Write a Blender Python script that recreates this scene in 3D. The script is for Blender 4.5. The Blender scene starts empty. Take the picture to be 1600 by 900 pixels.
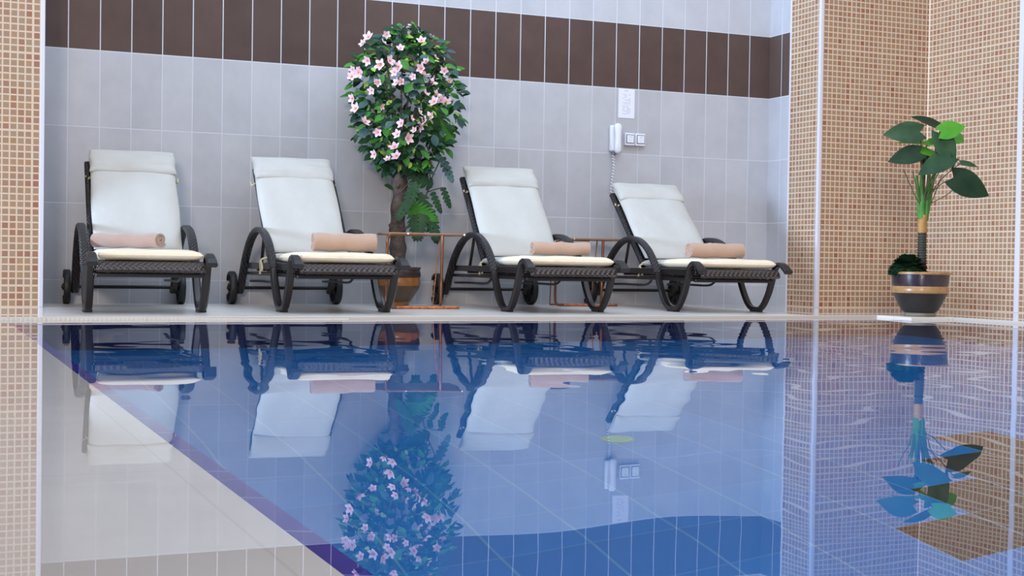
import bpy, math, random
import numpy as np
from mathutils import Vector, Matrix
PI = math.pi
sc = bpy.context.scene
COL = sc.collection
random.seed(7)

# ------------------------------------------------------------------ camera
CAM_F, YAW, PITCH, ROLL, CAM_D, CAM_H = 2140.5, 0.409784, 0.0190675, 0.0149963, 9.3452, 0.3147
_cy, _sy = math.cos(YAW), math.sin(YAW)
FW = Vector((_sy*math.cos(PITCH), _cy*math.cos(PITCH), -math.sin(PITCH)))
_r = Vector((_cy, -_sy, 0)); _u = _r.cross(FW)
RT = math.cos(ROLL)*_r + math.sin(ROLL)*_u
UP = -math.sin(ROLL)*_r + math.cos(ROLL)*_u
CP = Vector((0, -CAM_D, CAM_H))
cam_d = bpy.data.cameras.new('camera'); cam = bpy.data.objects.new('camera', cam_d); COL.objects.link(cam)
cam_d.sensor_width = 36; cam_d.lens = CAM_F*36/1600; cam_d.clip_start = .05; cam_d.clip_end = 100
M = Matrix((RT, UP, -FW)).transposed().to_4x4(); M.translation = CP
cam.matrix_world = M
sc.camera = cam

# ------------------------------------------------------------------ light
EXPOSURE = 0.0
sc.view_settings.view_transform = 'Standard'; sc.view_settings.look = 'None'
sc.view_settings.gamma = 1; sc.view_settings.use_curve_mapping = False
sc.view_settings.exposure = EXPOSURE
w = bpy.data.worlds.new('world'); sc.world = w; w.use_nodes = True
w.node_tree.nodes['Background'].inputs[0].default_value = (.66, .80, 1.0, 1)
w.node_tree.nodes['Background'].inputs[1].default_value = .55
def area(name, loc, target, sx, sy, power, col):
    d = bpy.data.lights.new(name, 'AREA'); d.shape = 'RECTANGLE'; d.size = sx; d.size_y = sy
    d.energy = power; d.color = col
    o = bpy.data.objects.new(name, d); COL.objects.link(o); o.location = loc
    o.rotation_euler = (Vector(target)-Vector(loc)).to_track_quat('-Z', 'Y').to_euler()
    return o
area('skylight', (3.4, -4.8, 5.2), (3.4, -4.0, 0), 6.5, 6.0, 300, (.80, .89, 1.0))
area('alcove_fill_light', (3.1, -1.25, 3.5), (3.1, -.75, 0), 4.6, .9, 48, (.58, .77, 1.0))  # added unseen fill over the alcove, brightens the upper wall
area('window_light', (-14.0, -4.4, 1.7), (6.3, -.45, .9), 5.0, 2.4, 3600, (.56, .74, 1.0))
area('hall_downlight', (-3.2, -15.5, 3.0), (5.4, -1.0, .7), 2.0, 1.4, 720, (1.0, .87, .72))

# ------------------------------------------------------------------ helpers
def at(px, py, X=None, Y=None, Z=None, depth=None):
    v = (px-800)/CAM_F*RT - (py-450)/CAM_F*UP + FW
    if depth is not None: t = depth
    elif X is not None: t = (X-CP.x)/v.x
    elif Y is not None: t = (Y-CP.y)/v.y
    else: t = (Z-CP.z)/v.z
    return CP + v*t
def S(r, g, b):
    f = lambda c: (c/255/12.92 if c/255 <= .04045 else ((c/255+.055)/1.055)**2.4)
    return (f(r), f(g), f(b), 1)
class MB:
    def __init__(s): s.v = []; s.f = []; s.mi = []
    def add(s, vs, fs, mi=0):
        o = len(s.v); s.v += [tuple(p) for p in vs]
        s.f += [tuple(i+o for i in q) for q in fs]; s.mi += [mi]*len(fs)
    def box(s, x0, y0, z0, x1, y1, z1, mi=0):
        vs = [(x, y, z) for x in (x0, x1) for y in (y0, y1) for z in (z0, z1)]
        s.add(vs, [(0,1,3,2), (4,6,7,5), (0,4,5,1), (2,3,7,6), (0,2,6,4), (1,5,7,3)], mi)
    def tube(s, pts, r, n=10, mi=0, cap=True):
        pts = [Vector(p) for p in pts]; N = len(pts)
        rs = r if isinstance(r, (list, tuple)) else [r]*N
        tan = [(pts[min(i+1, N-1)]-pts[max(i-1, 0)]).normalized() for i in range(N)]
        a = Vector((0, 0, 1)) if abs(tan[0].z) < .9 else Vector((1, 0, 0))
        nrm = tan[0].cross(a).normalized(); vs = []
        for i in range(N):
            nrm = (nrm - tan[i]*nrm.dot(tan[i])).normalized(); b = tan[i].cross(nrm)
            for k in range(n):
                t = 2*PI*k/n; vs.append(pts[i] + rs[i]*(math.cos(t)*nrm + math.sin(t)*b))
        fs = [(i*n+k, i*n+(k+1) % n, (i+1)*n+(k+1) % n, (i+1)*n+k) for i in range(N-1) for k in range(n)]
        if cap: fs += [tuple(range(n-1, -1, -1)), tuple(range((N-1)*n, N*n))]
        s.add(vs, fs, mi)
    def lathe(s, prof, n=40, mi=0, c=(0, 0, 0), mis=None):
        vs = [(c[0]+r*math.cos(2*PI*k/n), c[1]+r*math.sin(2*PI*k/n), c[2]+z) for r, z in prof for k in range(n)]
        for i in range(len(prof)-1):
            pass
        o = len(s.v); s.v += vs
        for i in range(len(prof)-1):
            for k in range(n):
                s.f.append((o+i*n+k, o+i*n+(k+1) % n, o+(i+1)*n+(k+1) % n, o+(i+1)*n+k))
                s.mi.append(mis[i] if mis else mi)
    def band(s, prof, x, w, t, mi=0, ws=None):
        """flat strip of lateral width w and thickness t swept along (s, z) points at lateral position x"""
        N = len(prof); vs = []
        for i in range(N):
            a = prof[max(i-1, 0)]; b = prof[min(i+1, N-1)]
            d = Vector((b[0]-a[0], b[1]-a[1])).normalized(); n = Vector((-d.y, d.x))
            ww = ws[i] if ws else w
            c = .28*min(ww, t)
            for (lx, ln) in ((-ww/2+c, -t/2), (ww/2-c, -t/2), (ww/2, -t/2+c), (ww/2, t/2-c), (ww/2-c, t/2), (-ww/2+c, t/2), (-ww/2, t/2-c), (-ww/2, -t/2+c)):
                vs.append((x+lx, -(prof[i][0]+n.x*ln), prof[i][1]+n.y*ln))
        fs = [(i*8+k, i*8+(k+1) % 8, (i+1)*8+(k+1) % 8, (i+1)*8+k) for i in range(N-1) for k in range(8)]
        fs += [tuple(range(7, -1, -1)), tuple(range((N-1)*8, N*8))]
        s.add(vs, fs, mi)
    def build(s, name, mats, parent=None, loc=None, smooth=True, angle=38, bevel=0):
        me = bpy.data.meshes.new(name); me.from_pydata(s.v, [], s.f)
        mats = mats if isinstance(mats, (list, tuple)) else [mats]
        for m in mats: me.materials.append(m)
        if len(mats) > 1: me.polygons.foreach_set('material_index', s.mi)
        me.validate(); me.update()
        import bmesh
        bm = bmesh.new(); bm.from_mesh(me); bmesh.ops.recalc_face_normals(bm, faces=bm.faces); bm.to_mesh(me); bm.free()
        if smooth:
            me.shade_smooth(); me.set_sharp_from_angle(angle=math.radians(angle))
        o = bpy.data.objects.new(name, me); COL.objects.link(o)
        if parent: o.parent = parent
        if loc: o.location = loc
        if bevel:
            b = o.modifiers.new('bevel', 'BEVEL'); b.width = bevel; b.segments = 2; b.limit_method = 'ANGLE'
        return o
def tag(o, label=None, cat=None, group=None, kind=None):
    for k, v in (('label', label), ('category', cat), ('group', group), ('kind', kind)):
        if v: o[k] = v
    return o
def empty(name, loc, rz=0):
    o = bpy.data.objects.new(name, None); COL.objects.link(o); o.location = loc; o.rotation_euler = (0, 0, rz)
    o.empty_display_size = .1
    return o
def crom(pts, n=6):
    P = [Vector(p) for p in pts]; P = [2*P[0]-P[1]]+P+[2*P[-1]-P[-2]]; out = []
    for i in range(1, len(P)-2):
        for k in range(n):
            t = k/n; a, b, c, d = P[i-1], P[i], P[i+1], P[i+2]
            out.append(.5*((2*b)+(c-a)*t+(2*a-5*b+4*c-d)*t*t+(3*b-a-3*c+d)*t**3))
    out.append(P[-2]); return out

# ------------------------------------------------------------------ materials
class NT:
    def __init__(s, name):
        s.m = bpy.data.materials.new(name); s.m.use_nodes = True; s.nt = s.m.node_tree
        s.b = s.nt.nodes['Principled BSDF']; s.out = s.nt.nodes['Material Output']
    def n(s, t, **kw):
        nd = s.nt.nodes.new(t)
        for k, v in kw.items(): setattr(nd, k, v)
        return nd
    def link(s, a, b): s.nt.links.new(a, b)
    def put(s, sock, v):
        if isinstance(v, bpy.types.NodeSocket): s.link(v, sock)
        else: sock.default_value = v
    def math(s, op, a, b=None, c=None):
        nd = s.n('ShaderNodeMath', operation=op); s.put(nd.inputs[0], a)
        if b is not None: s.put(nd.inputs[1], b)
        if c is not None: s.put(nd.inputs[2], c)
        return nd.outputs[0]
    def mix(s, f, a, b):
        nd = s.n('ShaderNodeMix', data_type='RGBA'); s.put(nd.inputs[0], f); s.put(nd.inputs[6], a); s.put(nd.inputs[7], b); return nd.outputs[2]
    def pos(s):
        g = s.n('ShaderNodeTexCoord'); x = s.n('ShaderNodeSeparateXYZ'); s.link(g.outputs['Object'], x.inputs[0]); return x.outputs, g.outputs['Object']
    def comb(s, a, b, c=0.0):
        nd = s.n('ShaderNodeCombineXYZ'); s.put(nd.inputs[0], a); s.put(nd.inputs[1], b); s.put(nd.inputs[2], c); return nd.outputs[0]
    def white(s, vec):
        nd = s.n('ShaderNodeTexWhiteNoise', noise_dimensions='3D'); s.link(vec, nd.inputs['Vector']); return nd.outputs['Value']
    def noise(s, vec, scale, detail=3, rough=.5):
        nd = s.n('ShaderNodeTexNoise'); s.link(vec, nd.inputs['Vector']); nd.inputs['Scale'].default_value = scale
        nd.inputs['Detail'].default_value = detail; nd.inputs['Roughness'].default_value = rough; return nd.outputs['Fac']
    def ramp(s, f, stops):
        nd = s.n('ShaderNodeValToRGB'); cr = nd.color_ramp
        while len(cr.elements) < len(stops): cr.elements.new(.5)
        for e, (p, c) in zip(cr.elements, stops): e.position = p; e.color = c
        s.put(nd.inputs[0], f); return nd.outputs[0]
    def step(s, v, a, b, lo=0.0, hi=1.0):
        nd = s.n('ShaderNodeMapRange'); s.put(nd.inputs[0], v)
        for i, q in enumerate((a, b, lo, hi)): nd.inputs[i+1].default_value = q
        return nd.outputs[0]
    def bump(s, h, strength=.3, dist=.01):
        nd = s.n('ShaderNodeBump'); s.put(nd.inputs['Height'], h); nd.inputs['Strength'].default_value = strength; nd.inputs['Distance'].default_value = dist
        s.link(nd.outputs[0], s.b.inputs['Normal'])
    def set(s, **kw):
        for k, v in kw.items(): s.put(s.b.inputs[k.replace('_', ' ')], v)
        return s.m
def jd(N, c, off, pitch):
    """(distance to the nearest joint, tile index) of coordinate c"""
    q = N.math('DIVIDE', N.math('SUBTRACT', c, off), pitch); fr = N.math('FRACT', q)
    return N.math('MULTIPLY', N.math('MINIMUM', fr, N.math('SUBTRACT', 1.0, fr)), pitch), N.math('FLOOR', q)
def plain(name, col, rough=.5, metal=0, var=0, scale=20, **kw):
    N = NT(name)
    if var:
        (_, vec) = N.pos(); f = N.noise(vec, scale)
        c2 = tuple(min(1, c*(1+var)) for c in col[:3])+(1,); c1 = tuple(c*(1-var) for c in col[:3])+(1,)
        N.set(Base_Color=N.ramp(f, [(.3, c1), (.7, c2)]))
    else: N.set(Base_Color=col)
    N.set(Roughness=rough, Metallic=metal, **kw)
    return N.m
TZ, TW = 1.658, .20044
def wall_tile(name, axis, off, pitch):
    N = NT(name); (p, vec) = N.pos(); c = p[axis]; z = p[2]
    dx, ix = jd(N, c, off, pitch); dz, iz = jd(N, z, TZ, .5)
    j = N.step(N.math('MINIMUM', dx, dz), .0022, .0046, 1.0, 0.0)
    rnd = N.white(N.comb(ix, iz, .3)); cloud = N.noise(vec, 5, 4, .6)
    grey = N.ramp(N.math('ADD', N.math('MULTIPLY', rnd, .25), N.math('MULTIPLY', cloud, .75)), [(.25, S(172, 171, 177)), (.75, S(188, 187, 192))])
    brown = N.ramp(N.math('ADD', N.math('MULTIPLY', rnd, .3), N.math('MULTIPLY', cloud, .7)), [(.2, S(77, 60, 56)), (.8, S(94, 76, 70))])
    isb = N.math('COMPARE', iz, 0.0, .4)
    tile = N.mix(isb, grey, brown)
    N.set(Base_Color=N.mix(j, tile, S(198, 199, 208)), Roughness=N.mix(j, (.42,)*3+(1,), (.7,)*3+(1,)), Specular_IOR_Level=.18)
    N.bump(N.math('SUBTRACT', 1.0, j), .35, .002); return N.m
def mosaic(name, axis, off, pitch=.0425, pz=.042):
    N = NT(name); (p, vec) = N.pos(); c = p[axis]; z = p[2]
    dx, ix = jd(N, c, off, pitch); dz, iz = jd(N, z, 1.978, pz)
    sx, _ = jd(N, c, off, pitch*7); sz, _ = jd(N, z, 1.978, pz*11)
    thin = N.math('MINIMUM', dx, dz); thick = N.math('MINIMUM', sx, sz)
    j = N.math('MAXIMUM', N.step(thin, .0034, .0056, 1.0, 0.0), N.step(thick, .0052, .0074, 1.0, 0.0))
    rnd = N.white(N.comb(ix, iz, .7)); r2 = N.white(N.comb(ix, iz, 4.2)); cl = N.noise(vec, 3.0, 2)
    tile = N.ramp(N.math('ADD', N.math('MULTIPLY', rnd, .8), N.math('MULTIPLY', cl, .2)), [(.05, S(164, 122, 88)), (.35, S(156, 126, 98)), (.6, S(152, 116, 86)), (.8, S(152, 104, 80)), (.93, S(138, 86, 62))])
    tile = N.mix(N.math('MULTIPLY', r2, .45), tile, S(152, 130, 112))
    N.set(Base_Color=N.mix(j, tile, S(204, 180, 158)), Roughness=N.mix(j, (.42,)*3+(1,), (.75,)*3+(1,)), Specular_IOR_Level=.25)
    N.bump(N.math('SUBTRACT', 1.0, j), .4, .002); return N.m
M_BACK = wall_tile('grey_wall_tile', 0, .8914, TW)
M_SIDE = wall_tile('grey_side_tile', 1, -.168, TW)
M_MOSX = mosaic('tan_mosaic_front', 0, 6.575-.0425*7)
M_MOSY = mosaic('tan_mosaic_side', 1, -.68)
M_TRIM = plain('white_edge_trim', S(206, 202, 214), .4)
def deck_mat(name, c1, c2, rough, coat, coat_r, jx=None):
    N = NT(name); (p, vec) = N.pos(); f = N.noise(vec, 1.6, 5, .6)
    base = N.ramp(f, [(.3, c1), (.7, c2)])
    if jx:
        d, ix = jd(N, p[0], jx[0], jx[1]); d2, iy = jd(N, p[1], jx[2], jx[3])
        j = N.step(N.math('MINIMUM', d, d2), .0015, .003, 1.0, 0.0)
        base = N.mix(N.math('MULTIPLY', j, .35), base, S(150, 138, 128))
    N.set(Base_Color=base, Roughness=rough, Coat_Weight=coat, Coat_Roughness=coat_r, Coat_IOR=1.33)
    return N.m
M_DECK = deck_mat('beige_deck_tile', S(222, 214, 206), S(234, 228, 222), .34, .35, .16, (0, .4, -.45, .4))
def wet_patches(m):
    N = NT.__new__(NT); N.m = m; N.nt = m.node_tree; N.b = m.node_tree.nodes['Principled BSDF']
    (p, vec) = N.pos()
    edge = N.math('ADD', N.math('MULTIPLY', N.math('SUBTRACT', N.noise(vec, 3, 2), .5), .12), p[0])
    right = N.step(N.math('ADD', edge, N.math('MULTIPLY', p[1], WETK)), WETC-.06, WETC+.06)
    left = N.step(N.math('ADD', p[0], N.math('MULTIPLY', p[1], -.083)), .725, .765, 1.0, 0.0)
    wet = N.math('MAXIMUM', left, right)
    N.put(N.b.inputs['Coat Weight'], N.step(wet, 0, 1, .35, 1.0)); N.put(N.b.inputs['Coat Roughness'], N.step(wet, 0, 1, .16, .01))
    N.put(N.b.inputs['Roughness'], N.step(wet, 0, 1, .34, .2))
WETK, WETC = -.133, 5.53
wet_patches(M_DECK)
M_WET = deck_mat('wet_beige_deck', S(172, 161, 153), S(188, 178, 171), .5, 1.0, .008, (.365-4, 4.0, -.6, 1.1))
M_WET.node_tree.nodes['Principled BSDF'].inputs['Coat IOR'].default_value = 1.5
M_COPE = deck_mat('pale_coping_stone', S(206, 198, 190), S(218, 211, 204), .5, .15, .2, (.1, .5, -3.2, .5))
def pool_floor_mat():
    N = NT('blue_pool_floor_tile'); (p, vec) = N.pos(); T = .2476
    dx, ix = jd(N, p[0], 2.308-T*20, T); dy, iy = jd(N, p[1], -6.768-T*20, T)
    j = N.math('MAXIMUM', N.math('MULTIPLY', N.step(dx, .002, .005, 1.0, 0.0), .5), N.math('MULTIPLY', N.step(dy, .002, .005, 1.0, 0.0), .2))
    rnd = N.white(N.comb(ix, iy, .1))
    blue = N.ramp(rnd, [(0, (.008, .25, .74, 1)), (1, (.012, .28, .80, 1))])
    # brown stepped motif: row r (0 at the bottom) keeps the tiles r .. 8-r
    row = N.math('SUBTRACT', iy, 20.0); col = N.math('SUBTRACT', ix, 20.0)
    ok = N.math('MULTIPLY', N.math('GREATER_THAN', row, -.5), N.math('LESS_THAN', row, 3.5))
    ok = N.math('MULTIPLY', ok, N.math('GREATER_THAN', col, N.math('SUBTRACT', row, .5)))
    ok = N.math('MULTIPLY', ok, N.math('LESS_THAN', col, N.math('SUBTRACT', 6.5, row)))
    brown = N.ramp(rnd, [(0, S(58, 36, 40)), (1, S(68, 42, 46))])
    base = N.mix(ok, blue, brown)
    N.set(Base_Color=N.mix(j, base, (.25, .55, .75, 1)), Roughness=.5); return N.m
M_PFLOOR = pool_floor_mat()
def pool_wall_mat(name, c1, c2, grout):
    N = NT(name); (p, vec) = N.pos()
    dx, ix = jd(N, p[0], .41, .25); dy, iy = jd(N, p[1], -2.45, .25); dz, iz = jd(N, p[2], -.02, .125)
    rnd = N.white(N.comb(ix, iy, iz)); j = N.step(N.math('MINIMUM', N.math('MINIMUM', dx, dy), dz), .002, .004, 1.0, 0.0)
    N.set(Base_Color=N.mix(j, N.ramp(rnd, [(0, c1), (1, c2)]), grout), Roughness=.4); return N.m
M_PWALL = pool_wall_mat('navy_pool_wall_tile', (.006, .020, .11, 1), (.009, .026, .14, 1), (.02, .05, .2, 1))
M_RIM = pool_wall_mat('navy_rim_tile', (.045, .022, .34, 1), (.06, .03, .40, 1), (.30, .24, .62, 1))
def water_mat():
    N = NT('pool_water'); N.nt.nodes.remove(N.b)
    g = N.n('ShaderNodeBsdfGlass'); g.inputs['Roughness'].default_value = 0; g.inputs['IOR'].default_value = 1.333
    g.inputs['Color'].default_value = (.97, .99, 1, 1)
    N.link(g.outputs[0], N.out.inputs[0]); return N.m
M_WATER = water_mat()
def weave_mat(name, c1, c2, k=190, rough=.38):
    N = NT(name); (p, vec) = N.pos()
    a = N.math('SINE', N.math('MULTIPLY', N.math('ADD', p[0], N.math('MULTIPLY', p[2], .55)), k))
    b = N.math('SINE', N.math('MULTIPLY', N.math('ADD', p[1], N.math('MULTIPLY', p[2], .8)), k))
    h = N.step(N.math('MULTIPLY', a, b), -1, 1)
    N.set(Base_Color=N.ramp(h, [(.2, c1), (.85, c2)]), Roughness=rough); N.bump(h, .9, .006); return N.m
M_WICKER = weave_mat('dark_brown_wicker', S(26, 19, 18), S(70, 54, 50))
M_WICKER_ARM = weave_mat('dark_arm_wicker', S(20, 17, 19), S(50, 43, 46), 260)
M_METAL = plain('dark_brown_metal', S(32, 26, 26), .36, 0, .12, 30, Coat_Weight=.12, Specular_IOR_Level=.35)
M_RUBBER = plain('black_wheel_plastic', S(20, 20, 23), .5, 0, .15, 40)
def fabric(name, c, k=900, var=.03):
    N = NT(name); (p, vec) = N.pos()
    f = N.noise(vec, 7, 4, .6); g = N.noise(vec, 260, 2)
    c1 = tuple(q*(1-var) for q in c[:3])+(1,); c2 = tuple(min(1, q*(1+var)) for q in c[:3])+(1,)
    N.set(Base_Color=N.ramp(f, [(.3, c1), (.7, c2)]), Roughness=.9, Sheen_Weight=.15)
    N.bump(N.math('ADD', N.math('MULTIPLY', f, 1.0), N.math('MULTIPLY', g, .06)), .35, .02); return N.m
M_CUSH = fabric('white_cushion_fabric', S(188, 185, 180))
M_FOOT = fabric('warm_lit_cushion_fabric', S(230, 212, 184))  # warm light on the white cushion's front end, put into the colour
M_TIE = fabric('cream_tie_ribbon', S(200, 188, 150))
def towel_mat(name, c):
    N = NT(name); (p, vec) = N.pos(); f = N.noise(vec, 420, 2); g = N.noise(vec, 12, 3)
    N.set(Base_Color=N.ramp(g, [(.3, tuple(q*.9 for q in c[:3])+(1,)), (.7, c)]), Roughness=.95, Sheen_Weight=.4)
    N.bump(f, .6, .004); return N.m
M_TOWEL = towel_mat('peach_terry_towel', S(188, 152, 130))
M_TOWEL1 = towel_mat('rose_beige_terry_towel', S(170, 138, 124))
M_COPPER = plain('copper_tube', S(126, 78, 54), .35, .55, .25, 14)
M_RUST = plain('rusty_copper_runner', S(176, 108, 72), .5, .3, .45, 40)
M_WOODTOP = plain('brown_table_top', S(140, 106, 84), .4, .1, .2, 10)
M_BALL = plain('polished_stud', S(240, 225, 205), .2, .6)

# ------------------------------------------------------------------ setting
ZW, YE, XL, XR, YN = -.018, -2.45, .411, 5.67, -10.6
XC, YP, XRW = 6.2945, -.68, 7.328          # alcove corner, pillar face, right wall
ZP, H = -1.7, 3.6
def struct(name, mb, m, **k): return tag(mb.build(name, m, **k), kind='structure')
b = MB(); b.box(.3, 0, -.2, XC+.3, .2, H); struct('wall_back', b, M_BACK, smooth=False)
b = MB(); b.box(XC, -.29, -.2, XC+.2, .0, H); struct('wall_alcove_right', b, M_SIDE, smooth=False)
b = MB(); b.box(XC, YP+.0, -.2, XC+.2, -.291, H, 0)
o = struct('wall_pillar_right', b, M_MOSY, smooth=False)
b = MB(); b.box(XC+.2, YP, -.2, XRW+.2, YP+.2, H); b.box(XC+.004, YP-.002, -.2, XC+.2, YP+.2, H); struct('wall_corner_right', b, M_MOSX, smooth=False)
b = MB(); b.box(XRW, -12, -.2, XRW+.2, YP, H); struct('wall_right', b, M_MOSY, smooth=False)
b = MB(); b.box(-9.8, YP, -.2, .69, .2, H); struct('wall_left', b, M_MOSX, smooth=False)
tn = 0
def trim(x0, y0, z0, x1, y1, z1, m=None, bev=.003):
    global tn; tn += 1
    b = MB(); b.box(x0, y0, z0, x1, y1, z1); return struct('trim_%d' % tn, b, m or M_TRIM, smooth=False, bevel=bev)
trim(.668, YP-.004, 0, .694, YP+.03, H)                     # edge of the left pillar
trim(XC-.005, -.297, 0, XC+.02, -.281, H)                   # where grey tile meets mosaic
trim(XC-.005, YP-.006, 0, XC+.022, YP+.024, H)              # outer corner of the right pillar
trim(XRW-.006, YP-.01, 0, XRW+.01, YP+.002, H, plain('pale_grout', S(226, 206, 186), .6))
trim(XRW-.008, -1.70, 0, XRW+.02, -1.655, H)                # edge strip on the right wall
# decks: the dry deck ends in a low lip, then a pale wet ledge lies at water level round the pool
YLIP = -2.03
b = MB(); b.box(-9.8, YLIP+.012, -.3, XRW+.1, .1, 0); b.box(6.15, -12, -.3, XRW+.1, YLIP+.012, 0); struct('floor_far_deck', b, M_DECK, smooth=False)
b = MB(); b.box(-9.8, YLIP, -.3, 6.15, YLIP+.012, -.0008); b.box(6.138, -12, -.3, 6.15, YLIP, -.0008); struct('trim_deck_lip', b, plain('grey_beige_lip', S(186, 176, 168), .5), smooth=False, bevel=.004)
b = MB(); b.box(5.80, -2.37, -.3, 6.138, YLIP, -.0003); struct('trim_corner_slab', b, M_COPE, smooth=False, bevel=.004)
b = MB(); b.box(-9.8, -12, -.3, XL, YLIP, ZW+.0025); b.box(XL, YE, -.3, 6.138, YLIP, ZW+.0025); b.box(XR, -12, -.3, 6.138, YE, ZW+.0025); b.box(XL, -12, -.3, XR, YN, ZW+.0025)
struct('floor_wet_deck', b, M_WET, smooth=False)
# slanted overflow ridges along the foot of the lip
b = MB()
for i in range(150):
    x = -1.2+i*.0226; t = min(1, max(.15, (1.9-x)/.9)); h = ZW+.004+.013*t
    b.add([(x, YLIP-.014, ZW), (x+.012, YLIP-.014, ZW), (x+.030, YLIP, ZW), (x+.018, YLIP, ZW),
           (x+.003, YLIP-.012, h), (x+.009, YLIP-.012, h), (x+.027, YLIP-.001, h), (x+.021, YLIP-.001, h)],
          [(0,1,5,4), (1,2,6,5), (2,3,7,6), (3,0,4,7), (4,5,6,7)])
struct('trim_grip_edge', b, M_COPE)
# pool basin
b = MB()
b.add([(XL, YN, ZP), (XR, YN, ZP), (XR, YE, ZP), (XL, YE, ZP), (XL, YN, ZP-.1), (XR, YN, ZP-.1), (XR, YE, ZP-.1), (XL, YE, ZP-.1)],
      [(0,1,2,3), (7,6,5,4), (0,4,5,1), (1,5,6,2), (2,6,7,3), (3,7,4,0)])
struct('floor_pool', b, M_PFLOOR, smooth=False)
b = MB()
b.box(XL-.1, YE, ZP, XR+.1, YE+.1, -.31); b.box(XL-.1, YN-.1, ZP, XL, YE, -.31); b.box(XR, YN-.1, ZP, XR+.1, YE, -.31); b.box(XL, YN-.1, ZP, XR, YN, -.31)
for (x0, y0, x1, y1) in ((XL, YE-.004, XR, YE), (XL, YN, XL+.004, YE), (XR-.004, YN, XR, YE), (XL, YN, XR, YN+.004)):
    b.box(x0, y0, -.31, x1, y1, -.03)
struct('wall_pool', b, M_PWALL, smooth=False)
def rim(pts):
    b = MB(); n = len(pts)//2
    b.add(pts, [(0,1,2,3), (0,4,5,1), (1,5,6,2), (2,6,7,3), (3,7,4,0), (4,7,6,5)]); return b
W_ = .040
b = MB()
def rimbox(x0, y0, x1, y1, zo, zi, side):
    zz = {'l': (zo, zi, zi, zo), 'r': (zi, zo, zo, zi), 'f': (zi, zi, zo, zo), 'n': (zo, zo, zi, zi)}[side]
    P = [(x0, y0), (x1, y0), (x1, y1), (x0, y1)]
    b.add([(p[0], p[1], z) for p, z in zip(P, zz)]+[(p[0], p[1], -.09) for p in P], [(0,1,2,3), (0,4,5,1), (1,5,6,2), (2,6,7,3), (3,7,4,0), (4,7,6,5)])
rimbox(XL, YN, XL+W_, YE, ZW-.004, ZW-.022, 'l'); rimbox(XR-W_, YN, XR, YE, ZW-.004, ZW-.022, 'r'); rimbox(XL, YE-W_, XR, YE, ZW-.004, ZW-.022, 'f')
struct('trim_pool_rim', b, M_RIM, smooth=False)
# round pale green drain cover on the pool floor
b = MB(); b.lathe([(.001, .012), (.026, .012), (.029, .009), (.033, .009), (.036, .012), (.050, .011), (.055, .006), (.056, 0)], 40)
o = b.build('drain_cover', plain('pale_green_cover', (.30, .62, .36, 1), .5), None, (2.095, -5.403, ZP)); tag(o, 'round pale green drain cover on the floor of the pool', 'drain cover')
# water surface
nx, ny = 220, 340
xs = np.linspace(XL-.001, XR+.001, nx); ys = np.linspace(YN-.001, YE+.001, ny)
XX, YY = np.meshgrid(xs, ys)
rng = np.random.RandomState(3); ZZ = np.zeros_like(XX)
env = .85+1.3*np.exp(-((YY+4.75)/.55)**2)
for i in range(26):
    L = .16*(1.13**i) if i < 14 else rng.uniform(.14, .5)
    th = rng.uniform(-PI, PI); k = 2*PI/L; slope = .00042
    ZZ += (slope/k)*np.sin(k*(XX*math.cos(th)+YY*math.sin(th))+rng.uniform(0, 6.3))*(env if L < .6 else 1)
vs = np.stack([XX.ravel(), YY.ravel(), (ZZ+ZW).ravel()], 1)
idx = np.arange(nx*ny).reshape(ny, nx)
fs = np.stack([idx[:-1, :-1].ravel(), idx[:-1, 1:].ravel(), idx[1:, 1:].ravel(), idx[1:, :-1].ravel()], 1)
me = bpy.data.meshes.new('pool_water'); me.from_pydata(vs.tolist(), [], fs.tolist()); me.materials.append(M_WATER); me.shade_smooth(); me.update()
wo = bpy.data.objects.new('pool_water', me); COL.objects.link(wo); tag(wo, 'calm clear blue water filling the swimming pool', 'water', kind='stuff')

# ------------------------------------------------------------------ loungers
ARM = [(.115, .085), (.16, .12), (.22, .205), (.325, .325), (.45, .417), (.575, .472), (.715, .495), (.87, .477), (1.0, .424), (1.095, .35), (1.165, .274), (1.185, .25)]
LEG = [(1.178, .262), (1.21, .19), (1.275, .095), (1.345, .032), (1.43, .017), (1.51, .035), (1.59, .125), (1.64, .225), (1.668, .285), (1.705, .318), (1.755, .320), (1.80, .302), (1.845, .272)]
def pad(b, P, N, W, T, nu=26, nv=22, wr=.004, seed=0, crown=0.0, pu=7, pv=9):
    """soft pad: P(u) centre line in (s, z), N(u) outward normal, lateral width W, thickness T"""
    rnd = random.Random(seed); ph = [rnd.uniform(0, 6.3) for _ in range(6)]
    us = [.5-.5*math.cos(PI*i/nu) for i in range(nu+1)]; vsn = [.5-.5*math.cos(PI*i/nv) for i in range(nv+1)]
    V = []
    for side in (1, -1):
        for u in us:
            for v in vsn:
                e = max(0, 1-abs(2*u-1)**pu)**.5*max(0, 1-abs(2*v-1)**pv)**.5
                h = T/2*e*side
                x = (v-.5)*W*(1-.012*math.sin(3*PI*u+ph[0]))
                if side == 1:
                    h += e*(crown*math.sin(PI*v)*math.sin(PI*u) + wr*(math.sin(9*u+5*v+ph[1])*math.sin(7*v-3*u+ph[2])+.6*math.sin(23*u+4*v+ph[3])*abs(2*v-1)))
                p, n = P(u), N(u)
                V.append((x, -(p[0]+n[0]*(T/2+h)), p[1]+n[1]*(T/2+h)))
    m = (nu+1)*(nv+1); F = []
    for i in range(nu):
        for j in range(nv):
            a = i*(nv+1)+j; q = (a, a+1, a+nv+2, a+nv+1)
            F.append(q); F.append(tuple(m+k for k in reversed(q)))
    for i in range(nu):
        for j in (0, nv):
            a = i*(nv+1)+j; F.append((a, a+nv+1, m+a+nv+1, m+a))
    for j in range(nv):
        for i in (0, nu):
            a = i*(nv+1)+j; F.append((a, a+1, m+a+1, m+a))
    b.add(V, F)
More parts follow.
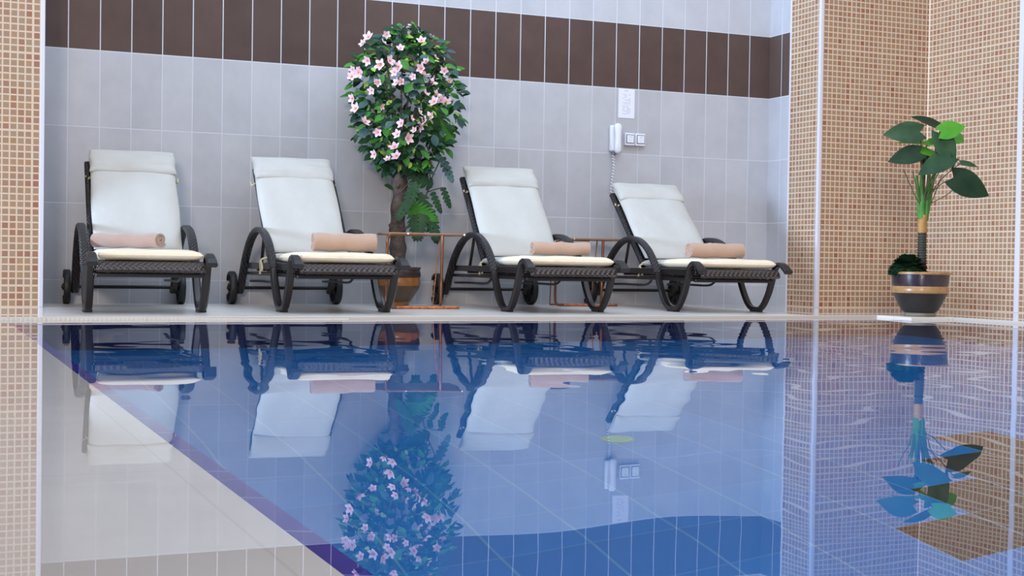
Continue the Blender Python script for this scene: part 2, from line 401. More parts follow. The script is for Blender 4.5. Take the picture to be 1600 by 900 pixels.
def wheel(b, x, s, z, r, wd):
    prof = [(r-.02, -wd/2), (r-.004, -wd/2), (r, -wd/2+.006), (r, wd/2-.006), (r-.004, wd/2), (r-.02, wd/2), (r-.02, -wd/2)]
    n = 36
    vs = [(x+h, -(s+q*math.cos(2*PI*k/n)), z+q*math.sin(2*PI*k/n)) for q, h in prof[:-1] for k in range(n)]
    m = len(prof)-1
    b.add(vs, [(i*n+k, i*n+(k+1) % n, ((i+1) % m)*n+(k+1) % n, ((i+1) % m)*n+k) for i in range(m) for k in range(n)])
    for k in range(8):
        t = 2*PI*(k+.3)/8; d = Vector((0, math.cos(t), math.sin(t))); q = Vector((0, -math.sin(t), math.cos(t)))
        c = Vector((x, -s, z)); h = wd*.28
        p = [c+d*.018+q*sg*.008+Vector((e*h, 0, 0)) for e in (-1, 1) for sg in (-1, 1)]+[c+d*(r-.012)+q*sg*.006+Vector((e*h, 0, 0)) for e in (-1, 1) for sg in (-1, 1)]
        b.add(p, [(0,1,5,4), (2,6,7,3), (0,4,6,2), (1,3,7,5), (0,2,3,1), (4,5,7,6)])
def lounger(cx, rz, ang, label, seed, sh=0):
    R_ = empty('sun_lounger', (cx, 0, 0), rz)
    # rotation centre is under the rear axle
    R_.location = (cx-.10*math.sin(rz), -.10+.10*math.cos(rz), 0)
    tag(R_, label, 'sun lounger', 'wicker sun loungers in a row along the tiled wall')
    arm_p = crom(ARM, 5); leg_p = crom(LEG, 5)
    for sx in (-1, 1):
        b = MB(); b.band(arm_p, sx*.312, .052, .034); b.build('armrest', M_WICKER_ARM, R_)
        b = MB(); b.band(leg_p, sx*.312, .046, .030, ws=[.046+.018*max(0, (i/len(leg_p)-.72)/.28) for i in range(len(leg_p))]); lg = b.build('front_leg', M_METAL, R_)
        b = MB(); b.box(sx*.312-.026, -1.475, 0, sx*.312+.026, -1.385, .014); b.build('foot_pad', M_RUBBER, lg, bevel=.003)
        b = MB(); wheel(b, sx*.362, .09, .112, .112, .042); wl = b.build('wheel', M_RUBBER, R_)
        b = MB(); b.tube([(sx*.362-.026, -.09, .112), (sx*.362+.026, -.09, .112)], .022, 16); b.build('wheel_hub', M_METAL, wl)
    b = MB(); b.tube([(-.395, -.10, .112), (.395, -.10, .112)], .012, 10); b.build('axle', M_METAL, R_)
    b = MB()
    for sx in (-1, 1):
        b.box(sx*.285-.014, -1.72, .245, sx*.285+.014, -.30, .285)
        b.box(sx*.285-.010, -1.66, .205, sx*.285+.010, -.22, .225)
        b.tube(crom([(sx*.25, -.16, .16), (sx*.25, -.5, .165), (sx*.25, -.82, .165), (sx*.25, -.92, .185), (sx*.25, -.96, .215)], 4), .009, 8)
    b.box(-.285, -1.70, .200, .285, -1.67, .222); b.box(-.285, -.34, .205, .285, -.31, .225)
    for s_ in (.55, .85, 1.1, 1.35, 1.6): b.box(-.285, -s_-.012, .232, .285, -s_+.012, .252)
    for sx in (-.22, -.12, .12, .22): b.box(sx-.012, -1.70, .222, sx+.012, -1.68, .26)
    b.build('seat_frame', M_METAL, R_, bevel=.004)
    b = MB()
    pr = crom([(.80, .272), (1.2, .272), (1.6, .272), (1.72, .272), (1.765, .262), (1.78, .235)], 5)
    b.band(pr, 0, .575, .034); b.build('woven_seat', M_WICKER, R_)
    # backrest
    L = .79; hs, hz = .82, .298; ca, sa = math.cos(ang), math.sin(ang)
    pt = lambda t, n=0: (hs-ca*t+sa*n, hz+sa*t+ca*n)
    br = MB()
    for sx in (-1, 1): br.band([pt(0), pt(L*.3), pt(L*.6), pt(L)], sx*.255, .034, .036)
    br.band([pt(L-.034), pt(L)], 0, .53, .036)
    bo = br.build('backrest_frame', M_WICKER_ARM, R_)
    b = MB(); b.band([pt(.0), pt(L*.5), pt(L-.02)], 0, .49, .014); b.build('backrest_weave', M_WICKER, bo)
    for sx in (-1, 1):
        a, c = pt(.36, -.02), (.44, .25)
        b = MB(); b.tube([(sx*.235, -a[0], a[1]), (sx*.235, -c[0], c[1])], .011, 8); b.build('back_strut', M_METAL, R_)
    # cushions
    Lc = L+.045
    b = MB(); pad(b, lambda u: pt(.03+u*(Lc-.03), .02), lambda u: (sa, ca), .525, .058, 40, 24, .004, seed, .006)
    bc = b.build('back_cushion', M_CUSH, R_, angle=80, loc=(sh, 0, 0))
    b = MB()
    h0 = Lc-.185
    pad(b, lambda u: pt(h0+u*(.205-.012*math.sin(3*u)), .040-.016*u), lambda u: (sa, ca), .528, .066, 24, 26, .006, seed+5, .010, 3.2, 14)
    b.build('headrest_pillow', M_CUSH, bc, angle=80)
    for sx in (-1, 1):
        p0, p1 = pt(h0-.01, .03), (.84, .30)
        for q, r_ in (([(sx*.262, -p0[0], p0[1]), (sx*.275, -p0[0]+.02, p0[1]-.015), (sx*.283, -p0[0]+.03, p0[1]+.01)], .006),
                      ([(sx*.262, -p1[0], p1[1]+.02), (sx*.30, -p1[0]+.01, p1[1]), (sx*.295, -p1[0]+.035, p1[1]-.06), (sx*.30, -p1[0]+.03, p1[1]-.085)], .007),
                      ([(sx*.30, -p1[0]+.01, p1[1]), (sx*.298, -p1[0]-.03, p1[1]-.045), (sx*.303, -p1[0]-.04, p1[1]-.065)], .006)):
            b = MB(); b.tube(crom(q, 4), r_, 6); b.build('cushion_tie', M_TIE, bc)
    b = MB(); pad(b, lambda u: (.80+u*.46, .290), lambda u: (0, 1), .545, .056, 26, 24, .003, seed+9, .004, 6, 10)
    b.build('seat_cushion', M_CUSH, R_, angle=80)
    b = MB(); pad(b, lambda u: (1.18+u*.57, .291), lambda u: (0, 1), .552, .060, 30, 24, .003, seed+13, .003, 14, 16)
    b.build('warm_lit_cushion_end', M_FOOT, R_, angle=80)  # foot end split off as its own piece to carry the painted warm light
    return R_
A49, A41 = math.radians(49.5), math.radians(42)
lounger(1.248, math.radians(-2.9), A49, 'brown wicker sun lounger with white cushion, nearest the left mosaic pillar', 1, .018)
lounger(2.316, math.radians(-1.5), A49, 'brown wicker sun lounger with white cushion, just left of the flowering tree pot', 2, -.018)
lounger(3.800, math.radians(-3.2), A49, 'brown wicker sun lounger with white cushion, just right of the flowering tree', 3, .012)
lounger(5.035, math.radians(-4.3), A41, 'most reclined brown wicker sun lounger, beside the right mosaic pillar', 4, .012)

# ------------------------------------------------------------------ rolled towels
def towel(loc, rz, L, dia, label, m, turns=3.6):
    b = MB(); th = .0135; pts = []
    n = int(turns*26); r_out = dia/2
    pitch = th+.0012
    for i in range(n+1):
        a = 2*PI*turns*i/n; r = r_out-th/2-pitch*a/(2*PI)
        if r < .004: break
        pts.append((r, a))
    segs = 12; V = []; m_ = len(pts)
    for k in range(segs+1):
        x = (k/segs-.5)*L; wob = .0025*math.sin(5*k/segs*PI)
        for side in (1, -1):
            for (r, a) in pts:
                q = r+side*th/2*(.96 if side == 1 else .96); 
                y = -q*math.cos(a+3.6)*1.1; z = q*math.sin(a+3.6)*.93+r_out*.93+wob
                V.append((x*(1+.01*math.sin(a*1.7)), y, z))
    F = []; row = 2*m_
    for k in range(segs):
        for i in range(m_-1):
            a = k*row+i; F.append((a, a+1, a+1+row, a+row))
            a = k*row+m_+i; F.append((a, a+row, a+1+row, a+1))
        for i in (0, m_-1):
            a = k*row+i; c = k*row+m_+i; F.append((a, a+row, c+row, c))
    for k in (0, segs):
        for i in range(m_-1):
            a = k*row+i; c = k*row+m_+i; F.append((a, c, c+1, a+1))
    b.add(V, F)
    o = b.build('rolled_towel', m, None, loc, angle=50); o.rotation_euler = (0, 0, rz)
    return tag(o, label, 'towel', 'rolled bath towels on the loungers')
ZS = .360
towel((1.120, -1.16, ZS), math.radians(-47), .47, .104, 'rolled rose-beige towel showing its spiral end, on lounger by left mosaic pillar', M_TOWEL1)
towel((2.42, -1.16, ZS), math.radians(-4), .39, .134, 'tallest peach towel roll, on the lounger left of the flowering tree', M_TOWEL)
towel((3.91, -1.14, ZS), math.radians(-6), .395, .106, 'slim peach towel roll, on the lounger just right of the flowering tree', M_TOWEL)
towel((5.08, -1.18, ZS), math.radians(-4), .41, .122, 'pink-peach towel roll on the lounger beside right mosaic pillar', M_TOWEL)

# ------------------------------------------------------------------ side tables
def side_table(loc, rz, label):
    R_ = empty('side_table', loc, rz); tag(R_, label, 'side table', 'copper tube side tables between loungers')
    b = MB(); b.box(-.255, -.13, .478, .265, .13, .494); b.build('table_top', M_WOODTOP, R_, bevel=.006)
    b = MB(); b.tube(crom([(.0, -.12, .479), (-.2, -.12, .479), (-.248, -.12, .474), (-.264, -.12, .45), (-.266, -.12, .40), (-.266, -.12, .2), (-.266, -.12, .06), (-.256, -.12, .02), (-.23, -.12, .011), (-.19, -.12, .011)], 5), .0095, 10)
    b.build('leg', M_COPPER, R_)
    b = MB(); b.tube(crom([(.112, -.12, .48), (.110, -.12, .40), (.106, -.12, .2), (.104, -.12, .07), (.110, -.10, .03), (.126, -.06, .014), (.14, .0, .011)], 5), .0095, 10)
    b.build('leg', M_COPPER, R_)
    b = MB(); b.tube(crom([(-.20, -.125, .0105), (-.1, -.125, .0115), (.05, -.125, .0105), (.23, -.125, .011)], 6), .0105, 10)
    b.build('floor_runner', M_RUST, R_)
    for q in ([(.175, .1, .478), (.128, .1, .011)], [(-.19, .1, .478), (-.205, .1, .011)]):
        b = MB(); b.tube(q, .0045, 8); b.build('brace_rod', M_COPPER, R_)
    b = MB(); b.tube([(-.205, .1, .008), (.14, .1, .008)], .006, 8); b.build('rear_runner', M_COPPER, R_)
    for x in (-.13, .258):
        b = MB(); b.lathe([(.001, -.008), (.006, -.006), (.008, 0), (.006, .006), (.001, .008)], 12, c=(x, -.136, .486)); b.build('stud', M_BALL, R_)
    return R_
side_table((3.025, -.86, 0), 0, 'copper tube side table standing in front of the flowering tree')
side_table((4.455, -.36, 0), 0, 'copper tube side table half hidden behind the lounger right of the tree')

# ------------------------------------------------------------------ leaves
def leaf_mat(name, c1, c2, rough=.42):
    N = NT(name); (p, vec) = N.pos(); f = N.noise(vec, 9, 3)
    N.set(Base_Color=N.ramp(f, [(.3, c1), (.7, c2)]), Roughness=rough+.08, Specular_IOR_Level=.22); return N.m
LG_D = leaf_mat('dark_green_leaf', S(22, 50, 30), S(42, 74, 44))
LG_B = leaf_mat('blue_green_leaf', S(48, 76, 74), S(74, 102, 98))
LG_L = leaf_mat('lime_leaf', S(128, 160, 66), S(164, 190, 96))
LG_M = leaf_mat('mid_green_leaf', S(48, 104, 36), S(74, 132, 50))
LG_BR = leaf_mat('bright_green_leaf', S(58, 128, 26), S(84, 150, 42))
LG_VD = leaf_mat('very_dark_leaf', S(16, 38, 22), S(32, 58, 34), .4)
LG_GR = leaf_mat('grey_green_leaf', S(34, 60, 38), S(58, 86, 56), .4)
STEM_G = leaf_mat('green_stem', S(58, 112, 46), S(86, 140, 62))
def leaf_pts(L, W, fold=.25, droop=.15, n=7, shape='oval', lobes=0):
    """vertices and faces of a leaf along +Y, upper side +Z"""
    V = []; F = []
    for i in range(n+1):
        t = i/n
        if shape == 'heart': w = W/2*((.60+.40*math.sin(PI/2*t/.28)) if t < .28 else max(0, 1-((t-.28)/.72)**1.9))
        else: w = W/2*math.sin(PI*min(1, max(0, t*.98+.01)))**.8*(1.1-.2*t)
        if lobes: w *= .42+.58*(.5+.5*math.cos(2*PI*t*lobes))**.7
        if t == 1: w = .0
        y = t*L; z = -droop*L*t*t
        for k in (-1, -.5, 0, .5, 1):
            back = (-.16*L*abs(k) if shape == 'heart' and t < .3 else 0) - (.05*L*abs(k) if lobes else 0)*-1
            V.append((k*w, y+back*(1-t/.3 if t < .3 and shape == 'heart' else 1), z+fold*abs(k)*w - .18*w*(k*k)*(1 if shape == 'heart' else .3)))
    for i in range(n):
        for k in range(4):
            a = i*5+k; F.append((a, a+1, a+6, a+5))
    return V, F
def orient(V, base, d, up):
    d = Vector(d).normalized(); up = Vector(up); x = d.cross(up)
    if x.length < 1e-4: x = d.cross(Vector((1, 0, .1)))
    x.normalize(); n = x.cross(d)
    return [Vector(base)+x*v[0]+d*v[1]+n*v[2] for v in V]
def view_leaf(base, tip, W, toward, tilt=.6, **k):
    """leaf from base to tip whose face leans towards the given direction"""
    base = Vector(base); tip = Vector(tip); d = tip-base
    V, F = leaf_pts(d.length, W, **k)
    return orient(V, base, d, Vector(toward)*tilt+Vector((0, 0, 1))*(1-tilt)), F
TOCAM = Vector((-.38, -.92, .05))

# ------------------------------------------------------------------ flowering tree
TX, TY = 3.04, -.37
tree = empty('flowering_tree', (TX, TY, 0)); tag(tree, 'tall artificial tree with pink flowers in a brown pot by the wall', 'potted tree')
def pot_mat(name, c1, c2, r=.3): return plain(name, c1, r, 0, .2, 25, Coat_Weight=.15)
P_DK = pot_mat('dark_glazed_pot', S(58, 42, 36), 0); P_OR = pot_mat('ochre_glazed_band', S(158, 100, 52), 0); P_BR = pot_mat('brown_glazed_pot', S(86, 60, 40), 0)
b = MB(); pp = [(.001, .0), (.078, .0), (.080, .022), (.088, .03), (.118, .075), (.142, .115), (.152, .140), (.155, .165), (.152, .185), (.150, .196), (.158, .21), (.156, .235), (.150, .245), (.153, .255), (.160, .262), (.156, .268), (.142, .262), (.138, .225), (.001, .222)]
mis = [1, 1, 1, 2, 2, 2, 1, 1, 1, 0, 0, 0, 0, 0, 0, 0, 0, 0]
b.lathe(pp, 48, mis=mis); b.build('pot', [P_DK, P_OR, P_BR], tree)
BARK = NT('grey_brown_bark'); (_p, _v) = BARK.pos(); _f = BARK.noise(_v, 22, 5, .65)
BARK.set(Base_Color=BARK.ramp(_f, [(.3, S(58, 48, 44)), (.55, S(92, 78, 70)), (.75, S(122, 92, 76))]), Roughness=.85); BARK.bump(_f, .8, .01); BARK = BARK.m
b = MB(); b.lathe([(.14, .235), (.07, .242), (.001, .243)], 32); b.build('soil', plain('dark_soil', S(44, 34, 28), .95, 0, .4, 60), tree)
b = MB()
tp = crom([(.0, 0, .22), (-.004, 0, .4), (-.008, 0, .55), (.004, 0, .75), (.006, 0, .95), (.01, .0, 1.15)], 6)
b.tube(tp, [.058+.006*math.sin(i*1.3)-.012*i/len(tp) for i in range(len(tp))], 16)
for (z, a, L) in ((.52, 3.6, .03), (.62, -1.0, .02), (.80, 4.2, .02)):
    d = Vector((math.cos(a), math.sin(a), .4)); c = Vector((0, 0, z)); b.tube([c+d*.03, c+d*(.055+L)], [.022, .014], 8)
b.build('trunk', BARK, tree)
b = MB(); br = random.Random(5)
for i in range(16):
    a = br.uniform(0, 2*PI); e = Vector((.28*math.cos(a), .2*math.sin(a), br.uniform(1.15, 1.78))); c0 = Vector((0, 0, br.uniform(.95, 1.12)))
    b.tube([c0, (c0+e)/2+Vector((0, 0, .06)), e], [.012, .008, .004], 6)
b.build('branches', BARK, tree)
CC = Vector((.035, -.02, 1.42))
# silhouette half widths of the crown by height
def crown_r(z):
    t = (z-.92)/(1.89-.92)
    if t < 0 or t > 1: return 0
    return np.interp(t, [0, .08, .22, .4, .6, .78, .92, 1], [.13, .22, .33, .385, .40, .36, .25, .08])
b = MB(); lr = random.Random(11)
mats = [LG_D, LG_B, LG_L, LG_M]
cnt = 0
while cnt < 1200:
    z = lr.uniform(.92, 1.89); rr = crown_r(z); a = lr.uniform(0, 2*PI); q = lr.uniform(.15, 1)**.55
    p = Vector((CC.x+rr*q*math.cos(a), CC.y+.78*rr*q*math.sin(a), z))
    if p.y > .40: continue
    out = Vector((math.cos(a), math.sin(a), (z-1.35)*.9))
    d = (out.normalized()*.7+Vector((lr.uniform(-1, 1), lr.uniform(-1, 1), lr.uniform(-.9, .5)))).normalized()
    mi = lr.choices([0, 1, 2, 3], [.42, .16, .20, .22])[0]
    L = lr.uniform(.06, .10) if mi != 2 else lr.uniform(.035, .06)
    V, F = leaf_pts(L, L*lr.uniform(.5, .65), .25, lr.uniform(.05, .35), 5)
    b.add(orient(V, p, d, Vector((lr.uniform(-.5, .5), -.7, .8))), F, mi); cnt += 1
tag(b.build('foliage', mats, tree, angle=70), kind='stuff')
# flowers
PINK = NT('pink_petal'); (_p, _v) = PINK.pos()
_g = PINK.n('ShaderNodeVectorMath', operation='LENGTH'); PINK.link(_v, _g.inputs[0])
PINK.set(Base_Color=PINK.ramp(PINK.step(_g.outputs['Value'], .004, .036), [(0, S(206, 110, 104)), (.25, S(226, 172, 182)), (.6, S(228, 184, 198)), (1, S(234, 206, 218))]), Roughness=.6); PINK = PINK.m
YEL = plain('yellow_flower_centre', S(220, 160, 60), .6)
fm = MB()
for k in range(5):
    a = 2*PI*k/5; V, F = leaf_pts(.042, .030, .2, -.36, 5)
    R = Matrix.Rotation(a, 3, 'Z'); fm.add([R @ (Vector(v)+Vector((0, .003, .0))) for v in V], F, 0)
fm.lathe([(.001, .001), (.006, .003), (.005, .011), (.001, .013)], 10, mi=1)
fl_src = fm.build('flower', [PINK, YEL], tree, angle=70)
FL = [(355,88),(390,72),(270,110),(255,150),(180,122),(150,155),(445,140),(495,135),(340,178),(175,240),(240,262),(310,298),(330,270),(445,278),(405,320),(455,312),(470,245),(515,225),(560,292),(600,305),(587,345),(100,285),(135,290),(95,320),(195,390),(210,350),(345,345),(320,350),(465,405),(510,447),(545,440),(570,450),(520,410),(100,430),(115,480),(245,470),(160,548),(225,600),(395,530),(345,555),(410,590),(440,575),(378,630),(325,610),(310,675),(320,720),(210,710),(275,735),(490,520),(455,545),(435,500),(500,350),(285,240),(230,350),(365,100),(130,300)]
fr = random.Random(4)
for i, (a, c) in enumerate(FL):
    px, py = 520+a/3.214, 20+c/3.214
    p = at(px, py, Y=TY); rr = max(.05, crown_r(p.z)); t = min(1, abs(p.x-TX-CC.x)/rr)
    y = TY+CC.y-.80*rr*math.sqrt(1-t*t)-.015
    p = at(px, py, Y=y)
    o = fl_src if i == 0 else fl_src.copy()
    if i: COL.objects.link(o)
    o.parent = tree; o.location = p-Vector((TX, TY, 0))
    nrm = (TOCAM+Vector((fr.uniform(-1.3, 1.3), fr.uniform(-.2, .5), fr.uniform(-.5, 1.0)))).normalized()
    o.rotation_euler = (nrm.to_track_quat('Z', 'Y') @ Matrix.Rotation(fr.uniform(0, 6), 4, 'Z').to_quaternion()).to_euler()
    s = fr.uniform(.62, 1.0); o.scale = (s, s, s*1.25)
# big cut leaves low on the right of the trunk
def cut_leaf(L, W, n=7):
    V = []; F = []
    def strip(p0, p1, w, z0):
        p0 = Vector(p0); p1 = Vector(p1); d = (p1-p0); q = Vector((-d.y, d.x, 0)).normalized(); o = len(V)
        for t, ww in ((0, .8), (.35, 1), (.7, .9), (1, .15)):
            c = p0+d*t; z = z0-.2*d.length*t*t
            V.extend([c+q*w*ww/2+Vector((0, 0, z)), c-q*w*ww/2+Vector((0, 0, z))])
        for i in range(3): F.append((o+2*i, o+2*i+1, o+2*i+3, o+2*i+2))
    strip((0, 0, 0), (0, L*.9, 0), W*.30, .002)
    for i in range(n):
        t = .06+.8*i/(n-1); ln = W/2*math.sin(PI*(.2+.68*i/(n-1)))**.6
        for sx in (-1, 1):
            a = 1.25-.75*i/(n-1)
            strip((0, L*t, 0), (sx*ln*math.sin(a), L*t+ln*math.cos(a)*.9, 0), L/n*.92, 0)
    strip((0, L*.8, 0), (0, L, 0), L/n*.8, 0)
    return V, F
CUT = [((684,232),(706,196),.16,LG_M,9,1.0), ((672,160),(694,212),.16,LG_M,8,.9), ((662,196),(688,238),.17,LG_D,8,.8), ((676,150),(672,205),.12,LG_M,7,.8),
       ((676,290),(630,262),.15,LG_D,7,.9), ((690,246),(708,286),.085,LG_B,6,.9), ((682,243),(702,264),.06,LG_B,5,.8), ((692,293),(704,326),.07,LG_D,6,.7), ((676,300),(690,334),.075,LG_D,6,.7),
       ((655,300),(652,378),.20,LG_D,11,1.0), ((640,322),(680,350),.19,LG_M,9,1.0), ((650,286),(634,328),.12,LG_D,7,.9), ((665,318),(684,382),.13,LG_D,8,.9), ((640,312),(620,345),.09,LG_D,6,.8)]
cr = random.Random(2)
for i, (p0, p1, W, m, n, tl) in enumerate(CUT):
    yy = TY-.07-.006*i; a = at(*p0, Y=yy); c = at(*p1, Y=yy-.03)
    V, F = cut_leaf((c-a).length, W, n); b = MB()
    b.add([v-Vector((TX, TY, 0)) for v in orient(V, a, c-a, TOCAM+Vector((cr.uniform(-.5, .5), 0, cr.uniform(-.1, .5))))], F); b.build('cut_leaf', m, tree, angle=80)
b = MB(); T0 = Vector((TX, TY, 0))
for pts in ([(620,365),(640,350),(662,312),(672,285),(668,255),(660,235)], [(672,285),(682,262),(690,247)], [(668,300),(680,296),(692,293)], [(634,358),(652,346),(655,330)], [(664,255),(676,246),(684,243)], [(626,300),(640,285),(655,270)]):
    b.tube(crom([at(*q, Y=TY-.07)-T0 for q in pts], 4), .0045, 6)
b.build('vine_stem', BARK, tree)
for (p0, p1, W) in (((615,296),(602,288),.05), ((614,268),(594,256),.07), ((612,262),(600,272),.06)):
    a = at(*p0, Y=TY-.1); c = at(*p1, Y=TY-.14); V, F = view_leaf(a, c, W, TOCAM); b = MB(); b.add([v-T0 for v in V], F); b.build('leaf', LG_D, tree, angle=80)

# ------------------------------------------------------------------ corner plant
PX, PY = 6.01, -2.20; P0 = Vector((PX, PY, 0))
pl = empty('potted_plant', (PX, PY, 0)); tag(pl, 'broad-leaved artificial plant in a dark banded pot by the right mosaic corner', 'potted plant')
Q_DK = pot_mat('dark_purple_glaze', S(52, 40, 48), 0, .25); Q_TN = pot_mat('tan_glaze_band', S(164, 122, 78), 0, .35); Q_BK = pot_mat('black_brown_glaze', S(28, 21, 21), 0, .5); Q_FT = pot_mat('grey_pot_foot', S(120, 112, 100), 0, .4)
b = MB(); pp = [(.001, 0), (.098, 0), (.104, .008), (.102, .02), (.098, .024), (.118, .04), (.140, .08), (.158, .118), (.168, .142), (.178, .152), (.181, .165), (.181, .188), (.176, .196), (.180, .215), (.184, .255), (.186, .272), (.193, .276), (.193, .286), (.184, .290), (.176, .284), (.172, .25), (.001, .248)]
mis = [3, 3, 3, 3, 2, 2, 2, 2, 2, 1, 1, 1, 0, 0, 0, 1, 1, 1, 1, 0, 0]
b.lathe(pp, 56, mis=mis); b.build('pot', [Q_DK, Q_TN, Q_BK, Q_FT], pl)
b = MB(); b.lathe([(.172, .262), (.08, .27), (.001, .272)], 32); b.build('soil', plain('pot_soil', S(40, 34, 28), .95, 0, .4, 60), pl)
D0 = 8.95
def ap(px, py, d=D0): return at(px, py, depth=d)-P0
b = MB(); c0, c1 = ap(1440, 424), ap(1441, 362)
n = 60; prof = [c0+(c1-c0)*i/n for i in range(n+1)]
b.tube(prof, [.031-.003*i/n+.0022*(1 if i % 4 < 2 else -1) for i in range(n+1)], 18); b.build('ringed_trunk', plain('dark_ringed_trunk', S(52, 50, 42), .6, 0, .2, 30), pl)
b = MB(); b.tube([ap(1441, 364), ap(1441, 350), ap(1443, 336)], [.031, .030, .026], 16); b.build('husk', plain('amber_husk', S(168, 122, 62), .5, 0, .2, 12), pl)
b = MB()
for (q0, q1, r0, r1) in (((1440, 342), (1441, 270), .026, .014), ((1446, 344), (1452, 262), .02, .011), ((1437, 340), (1432, 275), .016, .009), ((1448, 338), (1462, 255), .013, .007)):
    b.tube([ap(*q0), (ap(*q0)+ap(*q1))/2+Vector((.004, 0, 0)), ap(*q1)], [r0, (r0+r1)/2, r1], 12)
b.build('stem', STEM_G, pl)
lz = lambda a, c: (1370+a/5, 160+c/5)
LV = [((500,195),(278,88),.115,LG_VD,.45,8.92), ((338,232),(58,242),.150,LG_GR,.8,8.86), ((500,232),(694,182),.120,LG_BR,.85,8.76), ((392,322),(160,290),.070,LG_BR,.35,8.90), ((440,405),(255,338),.085,LG_BR,.5,8.88),
      ((490,240),(612,512),.145,LG_GR,.85,8.80), ((335,392),(95,452),.130,LG_VD,.75,8.84), ((575,425),(328,552),.140,LG_D,.7,8.78), ((598,590),(888,722),.185,LG_VD,.85,8.82), ((655,472),(792,492),.060,LG_GR,.5,8.95),
      ((560,255),(690,300),.120,LG_M,.7,9.08), ((392,325),(500,272),.055,LG_BR,.6,9.0), ((430,470),(300,400),.110,LG_VD,.7,8.95), ((520,470),(440,380),.10,LG_D,.6,8.98)]
b2 = MB()
for (p0, p1, W, m, tl, d) in LV:
    a, c = ap(*lz(*p0), d), ap(*lz(*p1), d-.03)
    V, F = view_leaf(a, c, W, TOCAM, tl, fold=.30, droop=.12, n=10, shape='heart'); b = MB(); b.add(V, F); b.build('leaf', m, pl, angle=80)
    s0 = ap(1443, 318); mid = (s0+a)/2+Vector((0, 0, .03)); b2.tube(crom([s0, mid, a], 5), .0035, 6)
for (p0, p1) in (((370, 860), (210, 530)), ((365, 840), (280, 540)), ((405, 830), (510, 560)), ((415, 790), (640, 650))):
    a, c = ap(*lz(*p0)), ap(*lz(*p1), 8.9); b2.tube(crom([a, (a+c)/2+Vector((0, 0, -.012)), c], 5), .0032, 6)
b2.build('petioles', plain('brown_green_petiole', S(84, 74, 46), .5), pl)
b = MB(); rr = random.Random(9)
for i in range(260):
    a = rr.uniform(0, 2*PI); e = rr.uniform(.05, 1.45); c = ap(1419, 425)+Vector((0, .0, -.01))
    dirv = Vector((math.cos(a)*math.cos(e)*.125, math.sin(a)*math.cos(e)*.085, math.sin(e)*.105)); V, F = leaf_pts(.06, .06, .1, .3, 4)
    b.add(orient(V, c+dirv*.72, dirv+Vector((0, 0, -.03)), dirv+Vector((0, 0, .3))), F)
dome = [(.118*math.cos(k*PI/2/6)+.001, .09*math.sin(k*PI/2/6)) for k in range(7)]; cd = ap(1419, 427)
b.lathe(dome, 24, c=(cd.x, cd.y+.02, cd.z))
tag(b.build('ground_foliage', LG_VD, pl, angle=80), kind='stuff')

# ------------------------------------------------------------------ things on the wall
WHITE = plain('white_plastic', S(226, 228, 238), .3); GREYP = plain('grey_plastic', S(120, 124, 132), .4)
ph = empty('wall_phone', (4.885, 0, 1.27)); tag(ph, 'white wall telephone with coiled cord hanging below it', 'telephone')
b = MB(); b.box(-.040, -.038, -.10, .022, -.001, .10); b.build('phone_base', WHITE, ph, bevel=.012)
b = MB()
prof = [(-.114, .010), (-.108, .024), (-.092, .033), (-.05, .029), (0, .027), (.05, .029), (.09, .034), (.106, .026), (.113, .012)]
ring = []
for i, (z, hw) in enumerate(prof):
    t = i/(len(prof)-1); y0 = -.036; y1 = -.066-.012*math.sin(PI*t)
    for k in range(12):
        a = 2*PI*k/12; ring.append((.012+hw*math.cos(a), (y0+y1)/2+(y0-y1)/2*math.sin(a), z))
F = [(i*12+k, i*12+(k+1) % 12, (i+1)*12+(k+1) % 12, (i+1)*12+k) for i in range(len(prof)-1) for k in range(12)]+[tuple(range(12)), tuple(range(96, 108))]
b.add(ring, F); b.build('handset', WHITE, ph, angle=60)
b = MB(); b.box(-.02, -.034, -.128, .012, -.012, -.10); b.build('cord_socket', GREYP, ph, bevel=.004)
b = MB(); pts = []
for i in range(200):
    t = i/199; a = 2*PI*13*t; pts.append((-.012+.008*math.sin(5*t)+.009*math.cos(a), -.026+.009*math.sin(a), -.12-.30*t))
b.tube(pts, .0035, 6); b.build('coiled_cord', WHITE, ph)
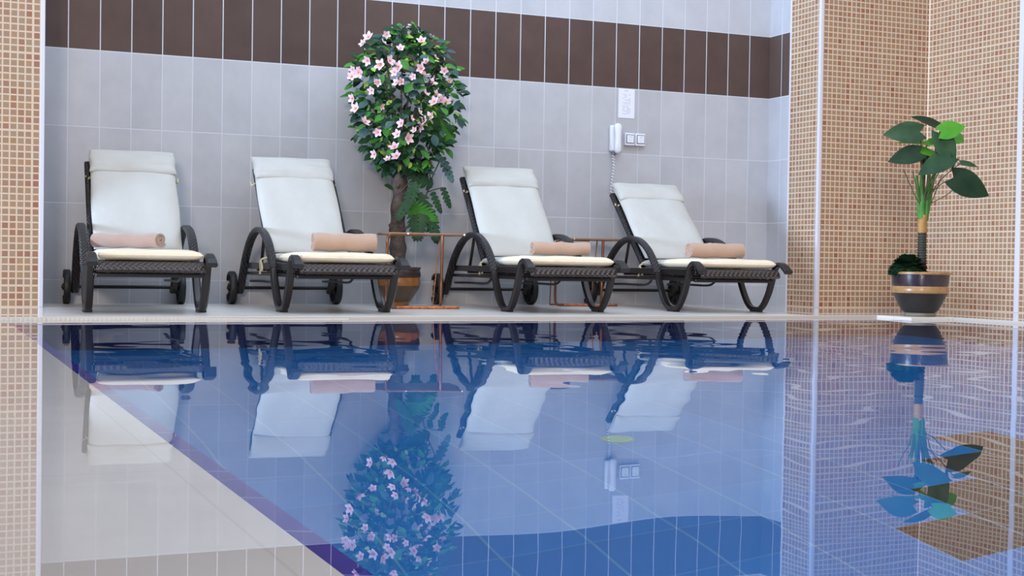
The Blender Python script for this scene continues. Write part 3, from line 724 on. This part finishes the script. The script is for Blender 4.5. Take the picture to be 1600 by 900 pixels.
def socket(x, label):
    R_ = empty('power_socket', (x, 0, 1.27)); tag(R_, label, 'socket', 'pair of wall sockets beside the phone')
    b = MB(); b.box(-.042, -.030, -.047, .042, -.001, .047); b.build('socket_box', WHITE, R_, bevel=.004)
    b = MB(); b.box(-.035, -.033, -.032, .035, -.0295, .036); b.build('frame', GREYP, R_, bevel=.002)
    b = MB(); b.box(-.029, -.038, -.028, .029, -.0325, .030); lid = b.build('hinged_lid', WHITE, R_, bevel=.003)
    b = MB()
    for (x0, z0, x1, z1) in ((-.004, .018, .010, .021), (-.006, .010, -.003, .019), (-.012, -.006, -.008, -.002), (.008, -.006, .012, -.002), (-.002, -.018, .002, -.012)): b.box(x0, -.0392, z0, x1, -.0378, z1)
    b.build('lid_mark', plain('pale_grey_print', S(176, 178, 186), .5), lid)
    return R_
socket(5.017, 'left one of two white lidded sockets on the wall by the phone')
socket(5.108, 'right one of two white lidded sockets, farther from the phone')
def notice():
    N = NT('printed_notice'); (p, vec) = N.pos()
    x, z = p[0], p[2]
    inb = N.math('MULTIPLY', N.math('LESS_THAN', N.math('ABSOLUTE', x), .034), N.math('LESS_THAN', N.math('ABSOLUTE', N.math('ADD', z, .008)), .080))
    d, iz = jd(N, z, 0, .0105); dx, ix = jd(N, x, -.034, .017)
    r = N.white(N.comb(ix, iz, 1.0))
    ln = N.math('MULTIPLY', N.math('GREATER_THAN', d, .0026), N.math('GREATER_THAN', r, .35))
    head = N.math('MULTIPLY', N.math('LESS_THAN', N.math('ABSOLUTE', N.math('SUBTRACT', x, -.004)), .016), N.math('LESS_THAN', N.math('ABSOLUTE', N.math('SUBTRACT', z, .097)), .003))
    f = N.math('MAXIMUM', N.math('MULTIPLY', N.math('MULTIPLY', inb, ln), .40), N.math('MULTIPLY', head, .5))
    N.set(Base_Color=N.mix(f, S(226, 226, 240), S(120, 124, 146)), Roughness=.7); return N.m
b = MB(); b.box(-.070, -.003, -.112, .070, -.0005, .112)
o = b.build('notice_sheet', notice(), None, (4.995, 0, 1.545), smooth=False); tag(o, 'white printed notice sheet pinned on wall above the sockets', 'notice')
